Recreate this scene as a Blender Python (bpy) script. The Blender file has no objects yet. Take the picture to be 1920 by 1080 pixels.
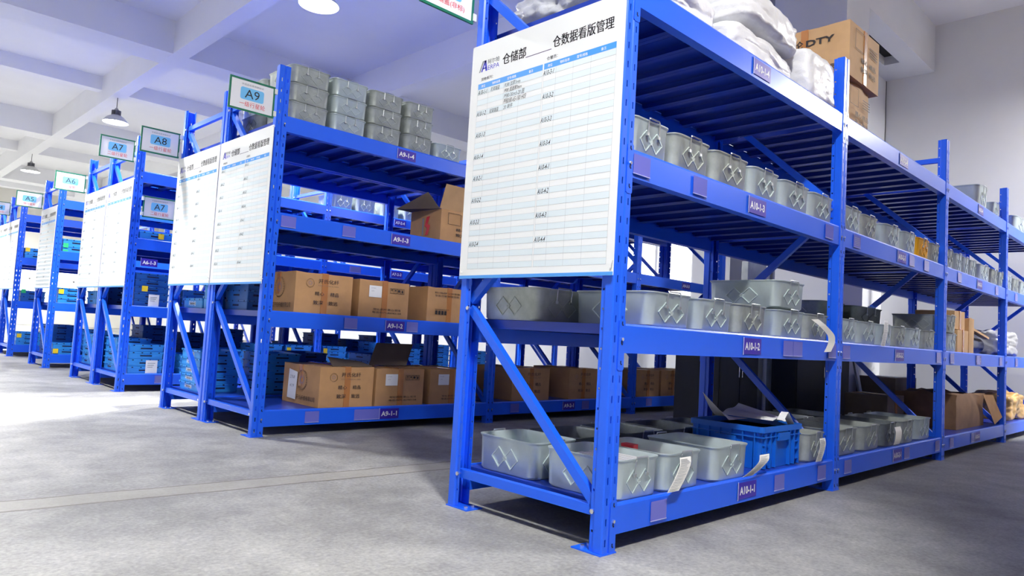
import bpy, bmesh, math, random
from mathutils import Vector, Matrix, noise
random.seed(7)
S = bpy.context.scene
COL = S.collection
PI = math.pi

# ------------------------------------------------------------------ camera, world, sun, exposure
YAW, PIT, ROL, FPX = 0.7996, 0.0641, 0.058, 1330.9
fw = Vector((math.cos(PIT)*math.cos(YAW), math.cos(PIT)*math.sin(YAW), math.sin(PIT)))
rt = Vector((math.sin(YAW), -math.cos(YAW), 0))
up = rt.cross(fw)
rt2 = rt*math.cos(ROL) + up*math.sin(ROL)
up2 = up*math.cos(ROL) - rt*math.sin(ROL)
cd = bpy.data.cameras.new('camera')
cam = bpy.data.objects.new('camera', cd); COL.objects.link(cam)
cam.matrix_world = Matrix(((rt2.x, up2.x, -fw.x, -2.1136), (rt2.y, up2.y, -fw.y, -1.6302), (rt2.z, up2.z, -fw.z, 0.7901), (0, 0, 0, 1)))
cd.sensor_width = 36; cd.lens = FPX*36/1920; cd.clip_end = 120; cd.clip_start = .05
S.camera = cam
S.view_settings.view_transform = 'Standard'; S.view_settings.look = 'None'
S.view_settings.gamma = 1; S.view_settings.use_curve_mapping = False
S.view_settings.exposure = 0.0
W = bpy.data.worlds.new('world'); S.world = W; W.use_nodes = True
bg = W.node_tree.nodes['Background']
bg.inputs[0].default_value = (1, .985, .95, 1); bg.inputs[1].default_value = .30

def light(name, kind, loc, energy, color=(1, 1, 1), **kw):
    d = bpy.data.lights.new(name, kind); d.energy = energy; d.color = color
    for k, v in kw.items(): setattr(d, k, v)
    o = bpy.data.objects.new(name, d); COL.objects.link(o); o.location = loc
    return o
SUNDIR = Vector((.97, .25, -.56)).normalized()
sun = light('sun', 'SUN', (-12, 2, 9), 17, (1, .98, .95), angle=.004)
sun.rotation_euler = SUNDIR.to_track_quat('-Z', 'Y').to_euler()
# the pendant lamps' own light (each hangs under its lamp shade)
LAMPS = [(1.78, 5.9, 4.5, 380), (1.78, 13.9, 4.5, 420), (1.78, 21.8, 4.5, 420), (-1.47, -1.95, 4.5, 360),
         (-1.47, 5.9, 4.5, 330), (-1.47, 13.9, 4.5, 420), (-1.47, 21.8, 4.5, 520), (1.78, 29.8, 4.5, 520), (-1.47, 29.8, 4.5, 520), (8.28, -2.45, 4.5, 560), (5.03, 13.9, 4.5, 130)]  # the farthest unseen lamps are added to brighten the far wall
for x, y, z, e in LAMPS:
    light('lamp_light', 'AREA', (x, y, z-.03), e, (1, .985, .95), shape='DISK', size=.4)

# ------------------------------------------------------------------ materials
MATS = {}
def mat(name, col, rough=.5, metal=0, emit=None, es=1, alpha=1, noise_s=None, noise_a=.1, bump=0, trans=0, coat=0, stretch=None):
    m = bpy.data.materials.new(name); m.use_nodes = True
    nt = m.node_tree; b = nt.nodes['Principled BSDF']
    b.inputs['Base Color'].default_value = (*col, 1); b.inputs['Roughness'].default_value = rough
    b.inputs['Metallic'].default_value = metal; b.inputs['Alpha'].default_value = alpha
    b.inputs['Transmission Weight'].default_value = trans; b.inputs['Coat Weight'].default_value = coat
    if emit:
        b.inputs['Emission Color'].default_value = (*emit, 1); b.inputs['Emission Strength'].default_value = es
    if noise_s:
        tc = nt.nodes.new('ShaderNodeTexCoord'); n = nt.nodes.new('ShaderNodeTexNoise')
        n.inputs['Scale'].default_value = noise_s; n.inputs['Detail'].default_value = 5; n.inputs['Roughness'].default_value = .6
        src = tc.outputs['Object']
        if stretch:
            mp = nt.nodes.new('ShaderNodeMapping'); mp.inputs['Scale'].default_value = stretch
            nt.links.new(src, mp.inputs[0]); src = mp.outputs[0]
        nt.links.new(src, n.inputs['Vector'])
        r = nt.nodes.new('ShaderNodeValToRGB')
        r.color_ramp.elements[0].position = .3; r.color_ramp.elements[1].position = .72
        r.color_ramp.elements[0].color = (*[max(0, c*(1-noise_a)) for c in col], 1)
        r.color_ramp.elements[1].color = (*[min(1, c*(1+noise_a)) for c in col], 1)
        nt.links.new(n.outputs[0], r.inputs[0]); nt.links.new(r.outputs[0], b.inputs['Base Color'])
        if bump:
            bp = nt.nodes.new('ShaderNodeBump'); bp.inputs['Strength'].default_value = bump; bp.inputs['Distance'].default_value = .01
            nt.links.new(n.outputs[0], bp.inputs['Height']); nt.links.new(bp.outputs[0], b.inputs['Normal'])
    MATS[name] = m; return m
M = MATS
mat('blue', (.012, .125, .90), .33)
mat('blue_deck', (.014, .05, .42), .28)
mat('hole', (.004, .006, .05), .8)
mat('steel', (.75, .76, .78), .25, .9)
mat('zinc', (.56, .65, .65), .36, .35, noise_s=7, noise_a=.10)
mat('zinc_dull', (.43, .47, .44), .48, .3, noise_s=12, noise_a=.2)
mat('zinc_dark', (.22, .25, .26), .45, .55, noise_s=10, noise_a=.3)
mat('wire', (.62, .65, .66), .3, .8)
mat('yellow', (.85, .42, .02), .5)
mat('card', (.045, .02, .42), .4)
mat('white', (.86, .87, .88), .5)
mat('board', (.84, .86, .88), .28, coat=.3)
mat('ink', (.02, .02, .03), .7)
mat('ink_purple', (.05, .02, .12), .7)
mat('ink_grey', (.25, .27, .3), .7)
mat('logo_blue', (.03, .03, .55), .6)
mat('header', (.07, .33, .85), .5)
mat('row', (.70, .79, .85), .5)
mat('red', (.7, .03, .05), .6)
mat('green', (.01, .16, .09), .4)
mat('line', (.45, .48, .52), .6)
mat('skyblue', (.16, .50, .85), .5)
mat('sheet', (.78, .79, .83), .35)
mat('clip', (.75, .76, .74), .4)
mat('pocket', (.16, .17, .62), .18)
mat('pocket_edge', (.42, .44, .78), .3)
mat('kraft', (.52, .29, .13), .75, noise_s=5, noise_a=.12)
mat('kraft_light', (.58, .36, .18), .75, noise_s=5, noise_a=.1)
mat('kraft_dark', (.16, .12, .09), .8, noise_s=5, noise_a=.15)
mat('kraft_brown', (.27, .15, .08), .7, noise_s=5, noise_a=.3)
mat('tape', (.50, .21, .07), .25, coat=.4)
mat('clear_tape', (.75, .68, .55), .15, alpha=.35)
mat('print', (.03, .025, .03), .7)
mat('print_grey', (.25, .16, .10), .7)
mat('print_blue', (.03, .12, .35), .7)
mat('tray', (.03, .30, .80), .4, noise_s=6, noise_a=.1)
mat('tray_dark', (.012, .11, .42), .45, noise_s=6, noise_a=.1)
mat('tote', (.008, .13, .62), .3)
mat('tag_yellow', (.85, .62, .02), .5)
mat('tag_green', (.02, .5, .18), .5)
mat('bag', (.80, .81, .84), .38, noise_s=11, noise_a=.06, bump=.8)
mat('bag_grey', (.50, .51, .53), .3, noise_s=9, noise_a=.25, bump=.8)
mat('bag_orange', (.62, .38, .14), .3, noise_s=9, noise_a=.5, bump=.7)
mat('black_wrap', (.015, .016, .02), .15, noise_s=12, noise_a=.3, bump=.8)
mat('black_steel', (.03, .033, .04), .6, noise_s=3, noise_a=.2)
mat('galv', (.42, .45, .46), .4, .6, noise_s=3, noise_a=.3)
mat('parts', (.75, .75, .74), .35, .3)
mat('paper', (.82, .81, .76), .6)
mat('wall', (.74, .75, .77), .85, noise_s=1.2, noise_a=.03)
mat('wall_shade', (.36, .37, .40), .85, noise_s=1.2, noise_a=.04)
mat('cream', (.80, .78, .72), .85)
mat('ceil', (.88, .88, .90), .9, noise_s=.6, noise_a=.03)
mat('lamp_metal', (.35, .35, .36), .4, .7)
mat('lamp_shade', (.6, .6, .6), .35, .4)
mat('lamp_glow', (1, 1, 1), .5, emit=(1, 1, 1), es=22)
mat('cable', (.02, .02, .02), .6)
mat('window_glow', (.9, .95, 1), .5, emit=(.95, .98, 1), es=1.6)
mat('hollow', (.01, .01, .012), .9)

def floor_mat():
    m = bpy.data.materials.new('concrete'); m.use_nodes = True; nt = m.node_tree; N = nt.nodes; L = nt.links
    b = N['Principled BSDF']; tc = N.new('ShaderNodeTexCoord')
    def nz(s, d, rg=.6):
        n = N.new('ShaderNodeTexNoise'); n.inputs['Scale'].default_value = s; n.inputs['Detail'].default_value = d; n.inputs['Roughness'].default_value = rg
        L.new(tc.outputs['Object'], n.inputs['Vector']); return n
    a = nz(.9, 8, .65); c = nz(60, 3); e = nz(4.5, 8, .7)
    def ramp(src, p0, c0, p1, c1):
        r = N.new('ShaderNodeValToRGB'); r.color_ramp.elements[0].position = p0; r.color_ramp.elements[1].position = p1
        r.color_ramp.elements[0].color = (c0, c0, c0*1.0, 1); r.color_ramp.elements[1].color = (c1, c1, c1*.98, 1)
        L.new(src, r.inputs[0]); return r
    r1 = ramp(a.outputs[0], .38, .225, .64, .40)
    r2 = ramp(e.outputs[0], .33, .78, .64, 1.14)
    r3 = ramp(c.outputs[0], .32, .78, .70, 1.18)
    def mul(x, y):
        k = N.new('ShaderNodeMix'); k.data_type = 'RGBA'; k.blend_type = 'MULTIPLY'; k.inputs[0].default_value = 1
        L.new(x, k.inputs[6]); L.new(y, k.inputs[7]); return k.outputs[2]
    col = mul(mul(r1.outputs[0], r2.outputs[0]), r3.outputs[0])
    # expansion joint: a paler strip with a worn dark line on each side, running along x
    sx = N.new('ShaderNodeSeparateXYZ'); L.new(tc.outputs['Object'], sx.inputs[0])
    def math_(op, x, y):
        k = N.new('ShaderNodeMath'); k.operation = op
        for i, v in enumerate((x, y)):
            if isinstance(v, (int, float)): k.inputs[i].default_value = v
            else: L.new(v, k.inputs[i])
        return k.outputs[0]
    wob = math_('MULTIPLY', math_('SUBTRACT', e.outputs[0], .5), .05)
    yy = math_('ADD', math_('ADD', sx.outputs[1], math_('MULTIPLY', sx.outputs[0], .066)), wob)
    def band(c0, hw):
        return math_('LESS_THAN', math_('ABSOLUTE', math_('SUBTRACT', yy, c0), 0), hw)
    strip = band(1.655, .088)
    mx = N.new('ShaderNodeMix'); mx.data_type = 'RGBA'; L.new(math_('MULTIPLY', strip, .5), mx.inputs[0]); L.new(col, mx.inputs[6]); mx.inputs[7].default_value = (.36, .345, .30, 1)
    l1 = math_('ADD', band(1.567, .009), band(1.743, .007))
    mx2 = N.new('ShaderNodeMix'); mx2.data_type = 'RGBA'; L.new(math_('MULTIPLY', l1, .85), mx2.inputs[0]); L.new(mx.outputs[2], mx2.inputs[6]); mx2.inputs[7].default_value = (.13, .12, .10, 1)
    L.new(mx2.outputs[2], b.inputs['Base Color']); b.inputs['Roughness'].default_value = .55
    bp = N.new('ShaderNodeBump'); bp.inputs['Strength'].default_value = .25; bp.inputs['Distance'].default_value = .004
    L.new(c.outputs[0], bp.inputs['Height']); L.new(bp.outputs[0], b.inputs['Normal'])
    M['concrete'] = m
floor_mat()

# ------------------------------------------------------------------ mesh helpers
_tc = {}
def text_geo(s, bold=0, shear=0):
    k = (s, bold, shear)
    if k in _tc: return _tc[k]
    c = bpy.data.curves.new('t', 'FONT'); c.body = s; c.size = 1; c.offset = bold; c.shear = shear; c.resolution_u = 2
    o = bpy.data.objects.new('t', c); COL.objects.link(o)
    dg = bpy.context.evaluated_depsgraph_get(); ev = o.evaluated_get(dg); me = ev.to_mesh()
    vs = [(v.co.x, v.co.y) for v in me.vertices]; fs = [tuple(p.vertices) for p in me.polygons]
    ev.to_mesh_clear(); bpy.data.objects.remove(o); bpy.data.curves.remove(c)
    if vs:
        x0 = min(v[0] for v in vs); x1 = max(v[0] for v in vs); y0 = min(v[1] for v in vs); y1 = max(v[1] for v in vs)
        vs = [((x-x0)/(x1-x0+1e-9), (y-y0)/(y1-y0+1e-9)) for x, y in vs]
        asp = (x1-x0)/(y1-y0+1e-9)
    else: asp = 1
    _tc[k] = (vs, fs, asp); return _tc[k]

class MB:
    def __init__(s): s.v = []; s.f = []; s.m = []; s.mats = []
    def mi(s, m):
        if m not in s.mats: s.mats.append(m)
        return s.mats.index(m)
    def add(s, vs, fs, m):
        n = len(s.v); i = s.mi(m); s.v += [tuple(p) for p in vs]
        for f in fs: s.f.append(tuple(a+n for a in f)); s.m.append(i)
    def box(s, x0, x1, y0, y1, z0, z1, m):
        vs = [(x, y, z) for z in (z0, z1) for y in (y0, y1) for x in (x0, x1)]
        s.add(vs, [(0, 2, 3, 1), (4, 5, 7, 6), (0, 1, 5, 4), (2, 6, 7, 3), (0, 4, 6, 2), (1, 3, 7, 5)], m)
    def quad(s, pts, m): s.add(pts, [(0, 1, 2, 3)], m)
    def loft(s, loops, m, cap0=True, cap1=True, close=True):
        n = len(loops[0]); vs = [p for l in loops for p in l]; fs = []
        for k in range(len(loops)-1):
            for i in range(n if close else n-1):
                j = (i+1) % n; fs.append((k*n+i, k*n+j, (k+1)*n+j, (k+1)*n+i))
        if cap0: fs.append(tuple(reversed(range(n))))
        if cap1: fs.append(tuple((len(loops)-1)*n+i for i in range(n)))
        s.add(vs, fs, m)
    def tube(s, pts, r, m, n=6):
        P = [Vector(p) for p in pts]; loops = []
        for i, p in enumerate(P):
            d = (P[min(i+1, len(P)-1)]-P[max(i-1, 0)]).normalized()
            a = d.cross(Vector((0, 0, 1)) if abs(d.z) < .9 else Vector((1, 0, 0))).normalized(); b = d.cross(a)
            loops.append([p+a*r*math.cos(2*PI*k/n)+b*r*math.sin(2*PI*k/n) for k in range(n)])
        s.loft(loops, m)
    def bar(s, p, q, w, h, m, nrm):
        p, q, nrm = Vector(p), Vector(q), Vector(nrm); d = (q-p).normalized(); a = d.cross(nrm).normalized()*w/2; b = nrm*h
        s.loft([[p-a, p+a, p+a+b, p-a+b], [q-a, q+a, q+a+b, q-a+b]], m)
    def text(s, t, o, u, v, w, h, m, bold=.01, shear=0, fit=True):
        """text whose box starts at o (lower left), u and v unit vectors, w wide (None = natural), h high"""
        vs, fs, asp = text_geo(t, bold, shear)
        o, u, v = Vector(o), Vector(u), Vector(v)
        if w is None: w = h*asp
        s.add([o+u*(a*w)+v*(b*h) for a, b in vs], fs, m)
    def build(s, name, parent=None, loc=None, smooth=False, thick=0):
        me = bpy.data.meshes.new(name); me.from_pydata(s.v, [], s.f)
        for m in s.mats: me.materials.append(M[m])
        me.polygons.foreach_set('material_index', s.m)
        if smooth:
            for p in me.polygons: p.use_smooth = True
        me.update()
        if thick:
            bm = bmesh.new(); bm.from_mesh(me); bmesh.ops.remove_doubles(bm, verts=bm.verts, dist=1e-5)
            bmesh.ops.solidify(bm, geom=bm.faces[:], thickness=thick); bm.to_mesh(me); bm.free()
        if smooth:
            try: me.set_sharp_from_angle(angle=math.radians(38))
            except Exception: pass
        o = bpy.data.objects.new(name, me); COL.objects.link(o)
        if parent: o.parent = parent
        if loc: o.location = loc
        return o
def rrect(w, d, r, z, cx=0, cy=0, n=4):
    pts = []
    for sx, sy, a0 in ((1, 1, 0), (-1, 1, 90), (-1, -1, 180), (1, -1, 270)):
        for k in range(n+1):
            a = math.radians(a0+90*k/n); pts.append((cx+sx*(w/2-r)+r*math.cos(a), cy+sy*(d/2-r)+r*math.sin(a), z))
    return pts
def tag(o, label=None, cat=None, group=None, kind=None):
    if label: o['label'] = label
    if cat: o['category'] = cat
    if group: o['group'] = group
    if kind: o['kind'] = kind
    return o
def empty(name, loc, rz=0):
    o = bpy.data.objects.new(name, None); COL.objects.link(o); o.location = loc; o.rotation_euler = (0, 0, rz); o.empty_display_size = .05
    return o
KIDS = {}
def copy_tree(o, parent=None):
    c = o.copy(); COL.objects.link(c); c.parent = parent
    for ch in KIDS.get(o.name, list(o.children)): copy_tree(ch, c)
    return c
_used = set()
def thing(proto, label, cat, loc, rz=0, group=None, scale=None):
    """first use moves the prototype, later uses copy it with all its parts"""
    if proto.name in _used: o = copy_tree(proto)
    else: _used.add(proto.name); KIDS[proto.name] = list(proto.children); o = proto
    o.location = loc; o.rotation_euler = (0, 0, rz)
    o.scale = scale or (1, 1, 1)
    for k in ('label', 'category', 'group'):
        if k in o: del o[k]
    return tag(o, label, cat, group)
ORD = ['first', 'second', 'third', 'fourth', 'fifth', 'sixth', 'seventh', 'eighth', 'ninth', 'tenth', 'eleventh', 'twelfth']

# ------------------------------------------------------------------ setting
b = MB(); b.box(-9, 30, -9, 34, -.1, 0, 'concrete'); tag(b.build('floor'), kind='structure')
HC, HB = 5.55, 5.0
b = MB(); b.box(-9, 30, -9, 34, HC, HC+.15, 'ceil'); tag(b.build('ceiling'), kind='structure')
n = 0
def trim(mb):
    global n; n += 1; return tag(mb.build('trim_%d' % n), kind='structure')
for x0 in (-4.85, -1.6, 1.65, 4.9):
    b = MB(); b.box(x0, x0+.25, -9, 34, HB, HC, 'ceil'); trim(b)
b = MB(); b.box(8.15, 8.40, -9, -.6, HB, HC, 'ceil'); trim(b)
# beams along x: deep ones at the column lines, shallow ones between
for y0, x1 in ((-6.4, 9), (2.03, 5.77), (10.45, 9), (18.87, 9), (27.3, 9)):
    b = MB(); b.box(-9, x1, y0, y0+.65, HB+.004, HC, 'ceil'); trim(b)
for y0 in (14.6, 23.2, 31.2):
    b = MB(); b.box(-9, 9, y0, y0+.25, HC-.28, HC, 'ceil'); trim(b)
b = MB(); b.box(9, 9.2, -9, 5.2, 0, HC, 'wall'); b.box(9, 9.2, 8.4, 34, 0, HC, 'wall'); b.box(9, 9.2, 5.2, 8.4, 0, 1.35, 'wall'); b.box(9, 9.2, 5.2, 8.4, 2.95, HC, 'wall'); tag(b.build('wall_right'), kind='structure')
f = MB(); f.box(9.1, 9.13, 5.2, 8.4, 1.35, 2.95, 'window_glow')
for q in range(5): f.box(9.04, 9.1, 5.2+q*.79, 5.25+q*.79, 1.35, 2.95, 'white')
tag(f.build('window_10'), kind='structure')
b = MB(); b.box(6.45, 9, 2.04, 2.24, 0, HC, 'wall'); tag(b.build('wall_back'), kind='structure')
b = MB(); b.box(5.77, 6.45, 1.4, 2.24, 0, HC, 'wall'); trim(b)            # pier
b = MB(); b.box(6.45, 9, 1.4, 1.66, 4.87, HC, 'wall'); b.box(6.45, 9, 1.86, 2.04, 4.87, HC, 'wall'); b.box(6.45, 8.35, 1.66, 1.86, 4.99, HC, 'hollow'); b.box(8.35, 9, 1.66, 1.86, 4.87, HC, 'wall'); trim(b)
b = MB(); b.box(6.5, 7.3, 2.245, 3.1, 0, HC, 'wall_shade'); trim(b)  # column in place of a dark recess, its shade put into the grey
# far wall with its window band
b = MB(); b.box(-9, 30, 33.8, 34, 0, .9, 'cream'); b.box(-9, 30, 33.8, 34, 3.0, HC, 'cream')
for k in range(10): b.box(-9+k*3.9, -8.4+k*3.9, 33.8, 34, .9, 3.0, 'cream')
tag(b.build('wall_far'), kind='structure')
for k in range(9):
    x0 = -8.4+k*3.9; f = MB(); f.box(x0, x0+3.3, 33.9, 33.93, .9, 3.0, 'window_glow')
    for q in range(5): f.box(x0+q*.81, x0+q*.81+.05, 33.84, 33.9, .9, 3.0, 'white')
    f.box(x0, x0+3.3, 33.84, 33.9, 1.9, 1.95, 'white')
    tag(f.build('window_%d' % (k+1)), kind='structure')
b = MB(); b.box(-9, 9.2, -9, -8.85, 0, 2.6, 'wall'); tag(b.build('wall_front_light_block'), kind='structure')  # unseen low wall, added to keep low-angle sky light out
# unseen wall added to block the sun, opening shaped to leave the floor patch
def sunproj(x, y):
    t = (-8.9-x)/SUNDIR.x; return (y+SUNDIR.y*t, SUNDIR.z*t)
tri = [sunproj(*p) for p in ((-3.4, 2.52), (.88, 5.36), (-3.4, 6.2))]
b = MB()
ys = [-9, tri[0][0], tri[1][0], tri[2][0], 34]; (ya, za), (yb, zb_), (yc, zc) = tri
X = -8.9
out = [(X, -9, 0), (X, 34, 0), (X, 34, HC), (X, -9, HC)]
A, Bp, Cc = (X, ya, za), (X, yb, zb_), (X, yc, zc)
b.add(out+[A, Bp, Cc], [(0, 1, 6, 4), (1, 2, 5, 6), (2, 3, 5), (3, 0, 4, 5)], 'wall')
tag(b.build('wall_left_sun_mask', thick=.1), kind='structure')

# ------------------------------------------------------------------ pendant lamps
def make_lamp():
    r = empty('pendant_lamp', (0, 0, 0)); n = 28
    def ring(rad, z): return [(rad*math.cos(2*PI*k/n), rad*math.sin(2*PI*k/n), z) for k in range(n)]
    s = MB(); s.loft([ring(.235, 0), ring(.225, .02), ring(.16, .10), ring(.085, .145)], 'lamp_shade', False, True); s.build('lamp_shade', r, smooth=True, thick=.004)
    g = MB(); g.loft([ring(.215, .012), ring(.215, .022)], 'lamp_glow'); g.build('bulb', r)
    h = MB()
    for k in range(16):
        a = 2*PI*k/16; c, d = math.cos(a), math.sin(a)
        h.bar((c*.03, d*.03, .145), (c*.03, d*.03, .24), .004, .055, 'lamp_metal', (c, d, 0))
    h.loft([ring(.04, .145), ring(.04, .26), ring(.02, .29)], 'lamp_metal'); h.build('heat_sink', r)
    c = MB(); c.tube([(0, 0, .28), (0, 0, .55)], .006, 'cable'); c.build('cord', r)
    return r
lamp0 = make_lamp()
names = {0: 'large glowing white pendant lamp above the A9 rack', 1: 'round white pendant lamp hanging above the A7 sign', 2: 'small distant pendant lamp above the A6 and A5 signs'}
extra = ['pendant lamp high over the aisle end nearest the viewer', 'pendant lamp over the left cross aisle', 'pendant lamp far down the left cross aisle',
         'added unseen lamp farther down the left cross aisle, brightening the far wall', 'added unseen lamp over the racks, brightening the far wall', 'added unseen lamp over the left cross aisle, brightening the far wall', 'pendant lamp over the right hand aisle far end', 'pendant lamp far back near the right wall']
for i, (x, y, z, e) in enumerate(LAMPS):
    o = thing(lamp0, names.get(i) or extra[i-3], 'lamp', (x, y, z), group='pendant lamps')

# ------------------------------------------------------------------ racks
PW, PH, PITCH, BAY, DEP = .078, 2.545, .075, 2.112, .88
LV = [.118, .793, 1.468, 2.143]          # height of the beam bolt at each level
def make_upright():
    """post with slotted face at y=0 (towards -y)"""
    pts = [(.008, .062), (.008, .056), (.008, .048), (.008, .042), (0, .037), (0, .004), (.004, 0), (.0145, 0), (.0215, 0), (.031, 0), (.036, .006),
           (.042, .006), (.047, 0), (.0565, 0), (.0635, 0), (.074, 0), (.078, .004), (.078, .037), (.070, .042), (.070, .048), (.070, .056), (.070, .062)]
    slot = {7, 13}; hole = {1, 19}
    zs = [0]; flags = [None]
    z = .03
    segs = []  # (z0,z1,kind)
    cur = 0
    while z < PH-.05:
        segs += [(cur, z, 0), (z, z+.026, 1)]; cur = z+.026
        segs += [(cur, z+.044, 0), (z+.044, z+.053, 2)]; cur = z+.053
        z += PITCH
    segs.append((cur, PH, 0))
    b = MB()
    for z0, z1, k in segs:
        for i in range(len(pts)-1):
            if k == 1 and i in slot: continue
            if k == 2 and i in hole: continue
            (x0, y0), (x1, y1) = pts[i], pts[i+1]
            b.quad([(x0, y0, z0), (x1, y1, z0), (x1, y1, z1), (x0, y0, z1)], 'blue')
    return b.build('upright', thick=-.0022)
def make_base():
    b = MB(); b.box(-.012, PW+.006, -.006, .135, 0, .005, 'blue')
    for x in (.02, .06): b.tube([(x, .105, .005), (x, .105, .013)], .009, 'steel')
    return b.build('base_plate')
def make_beam(L):
    """between posts; local x 0..L, face at y=0, bolt height z=0"""
    prof = [(0, -.052), (0, .052), (.005, .060), (.021, .060), (.021, .030), (.045, .030), (.045, -.052)]
    b = MB(); b.loft([[(0, y, z) for y, z in prof], [(L, y, z) for y, z in prof]], 'blue')
    return b.build('beam')
def make_connector(sgn):
    """hook plate lying on the post face beside the beam end (x from 0 outward by sgn)"""
    b = MB(); w = .037*sgn; x0, x1 = min(0, w), max(0, w)
    b.loft([[(x0, -.004, -.118+.006), (x0+.006, -.004, -.118), (x1-.006, -.004, -.118), (x1, -.004, -.112), (x1, -.004, .070), (x1-.006, -.004, .077), (x0+.006, -.004, .077), (x0, -.004, .070)],
            [(x0, 0, -.112), (x0+.006, 0, -.118), (x1-.006, 0, -.118), (x1, 0, -.112), (x1, 0, .070), (x1-.006, 0, .077), (x0+.006, 0, .077), (x0, 0, .070)]], 'blue')
    xi = -.0015 if sgn > 0 else 0.0015
    b.add([(xi, 0, -.118), (xi, .045, -.06), (xi, .045, .06), (xi, 0, .077)], [(0, 1, 2, 3)], 'blue')
    xm = w*.5
    b.tube([(xm, -.004, 0), (xm, -.010, 0)], .0065, 'steel', 8)
    for dz in (.055, -.018, -.093):
        b.box(xm-.004, xm+.002, -.0048, -.004, dz, dz+.012, 'hole'); b.box(xm-.001, xm+.006, -.0048, -.004, dz-.004, dz+.001, 'hole')
    return b.build('connector')
def make_deck(L):
    b = MB(); k = round(L/.2); w = L/k; y0, y1 = .023, DEP-.023
    for i in range(k):
        a = i*w; c = a+w
        pr = [(a+.030, -.014), (a+.001, -.014), (a+.001, .026), (c-.001, .026), (c-.001, -.014), (c-.030, -.014)]
        pr = [(x, z+.03) for x, z in pr]
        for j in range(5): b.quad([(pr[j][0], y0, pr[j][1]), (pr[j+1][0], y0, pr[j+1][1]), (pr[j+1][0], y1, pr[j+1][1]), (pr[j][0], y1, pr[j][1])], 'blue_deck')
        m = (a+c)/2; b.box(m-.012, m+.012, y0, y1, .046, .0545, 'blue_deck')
    return b.build('deck')
def channel(p, q, face):
    """C section brace between two points in the x=const plane, open to +/-x"""
    b = MB(); p, q = Vector(p), Vector(q); d = (q-p).normalized(); a = d.cross(Vector((1, 0, 0))).normalized()*.019
    t = Vector((.03, 0, 0)); 
    pr = [a*.6+t, a+t, a, -a, -a+t, -a*.6+t]
    for i in range(5):
        b.quad([p+pr[i], q+pr[i], q+pr[i+1], p+pr[i+1]], 'blue')
    return b.build('brace', thick=-.002)
BR = [((.035, .15), (DEP-.035, .15)), ((.05, .165), (DEP-.05, .895)), ((DEP-.05, .93), (.05, 1.63)), ((.05, 1.66), (DEP-.05, 2.36)), ((.035, 2.385), (DEP-.035, 2.385))]
BRACES = [channel((.018, y0, z0), (.018, y1, z1), 1) for (y0, z0), (y1, z1) in BR]
BOLT_AT = ((.052, .15), (DEP-.052, .15), (DEP-.052, .895), (.052, 1.63), (DEP-.052, 2.375))
def make_bolts():
    b = MB(); b.tube([(-.002, 0, 0), (.006, 0, 0)], .009, 'steel', 8); b.tube([(.004, 0, 0), (.05, 0, 0)], .004, 'steel', 6)
    return b.build('bolt')
UP, BP, BOLT = make_upright(), make_base(), make_bolts()
CN = {1: make_connector(1), -1: make_connector(-1)}
BEAMS = {}
protos = [UP, BP, BOLT, CN[1], CN[-1]] + BRACES
def dupe(src, parent, loc=(0, 0, 0), rz=0):
    o = src.copy(); COL.objects.link(o); o.parent = parent; o.location = loc; o.rotation_euler = (0, 0, rz); return o
def rack(x0, y0, bays, label, levels=(0, 1, 2, 3)):
    r = empty('pallet_rack', (x0, y0, 0)); tag(r, label, 'rack')
    xs = [0]
    for L in bays: xs.append(xs[-1]+L)
    for x in xs:
        for back in (0, 1):
            u = dupe(UP, r, (x+PW*back, DEP*back, 0), PI*back); dupe(BP, u)
        for br in BRACES: dupe(br, r, (x, 0, 0))
        for yy, zz in BOLT_AT: dupe(BOLT, r, (x, yy, zz))
    for i, L in enumerate(bays):
        l = round(L-PW, 4)
        if l not in BEAMS:
            BEAMS[l] = (make_beam(l), make_deck(l)); protos.extend(BEAMS[l])
        for k in levels:
            for back in (0, 1):
                bm_ = dupe(BEAMS[l][0], r, (xs[i]+PW+l*back, DEP*back, LV[k]), PI*back)
                dupe(CN[-1], bm_, (0, 0, 0)); dupe(CN[1], bm_, (l, 0, 0))
            dupe(BEAMS[l][1], r, (xs[i]+PW, 0, LV[k]))
    return r
B5 = [BAY]*5
R = {}
R['A10'] = rack(0, 0, [BAY]*4, 'nearest blue steel rack whose shelves are marked A10')
R['A9'] = rack(.016, 2.966, [BAY, BAY, 1.82], 'blue steel rack of cartons whose shelves are marked A9')
R['A8'] = rack(.016, 3.866, [BAY, BAY, 1.82], 'blue steel rack back to back with the A9 rack under the A8 sign')
R['A7'] = rack(.03, 6.04, [BAY, BAY, BAY], 'blue steel rack of trays behind the second A7 sign')
R['A6'] = rack(.03, 6.94, [BAY, BAY], 'blue steel rack back to back with the A7 rack')
R['A5'] = rack(.015, 9.13, [BAY, BAY], 'single blue steel rack to the right of the A5 sign')
R['A4'] = rack(.01, 11.53, [BAY, BAY], 'far left blue steel rack with its end post under the A5 sign')
R['A3'] = rack(.01, 12.43, [BAY, BAY], 'farthest blue steel rack at the left edge under the A4 sign')
R['A11'] = rack(-.6, -2.3, [BAY]*4, 'blue steel rack across the aisle from the A10 rack')

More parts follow.
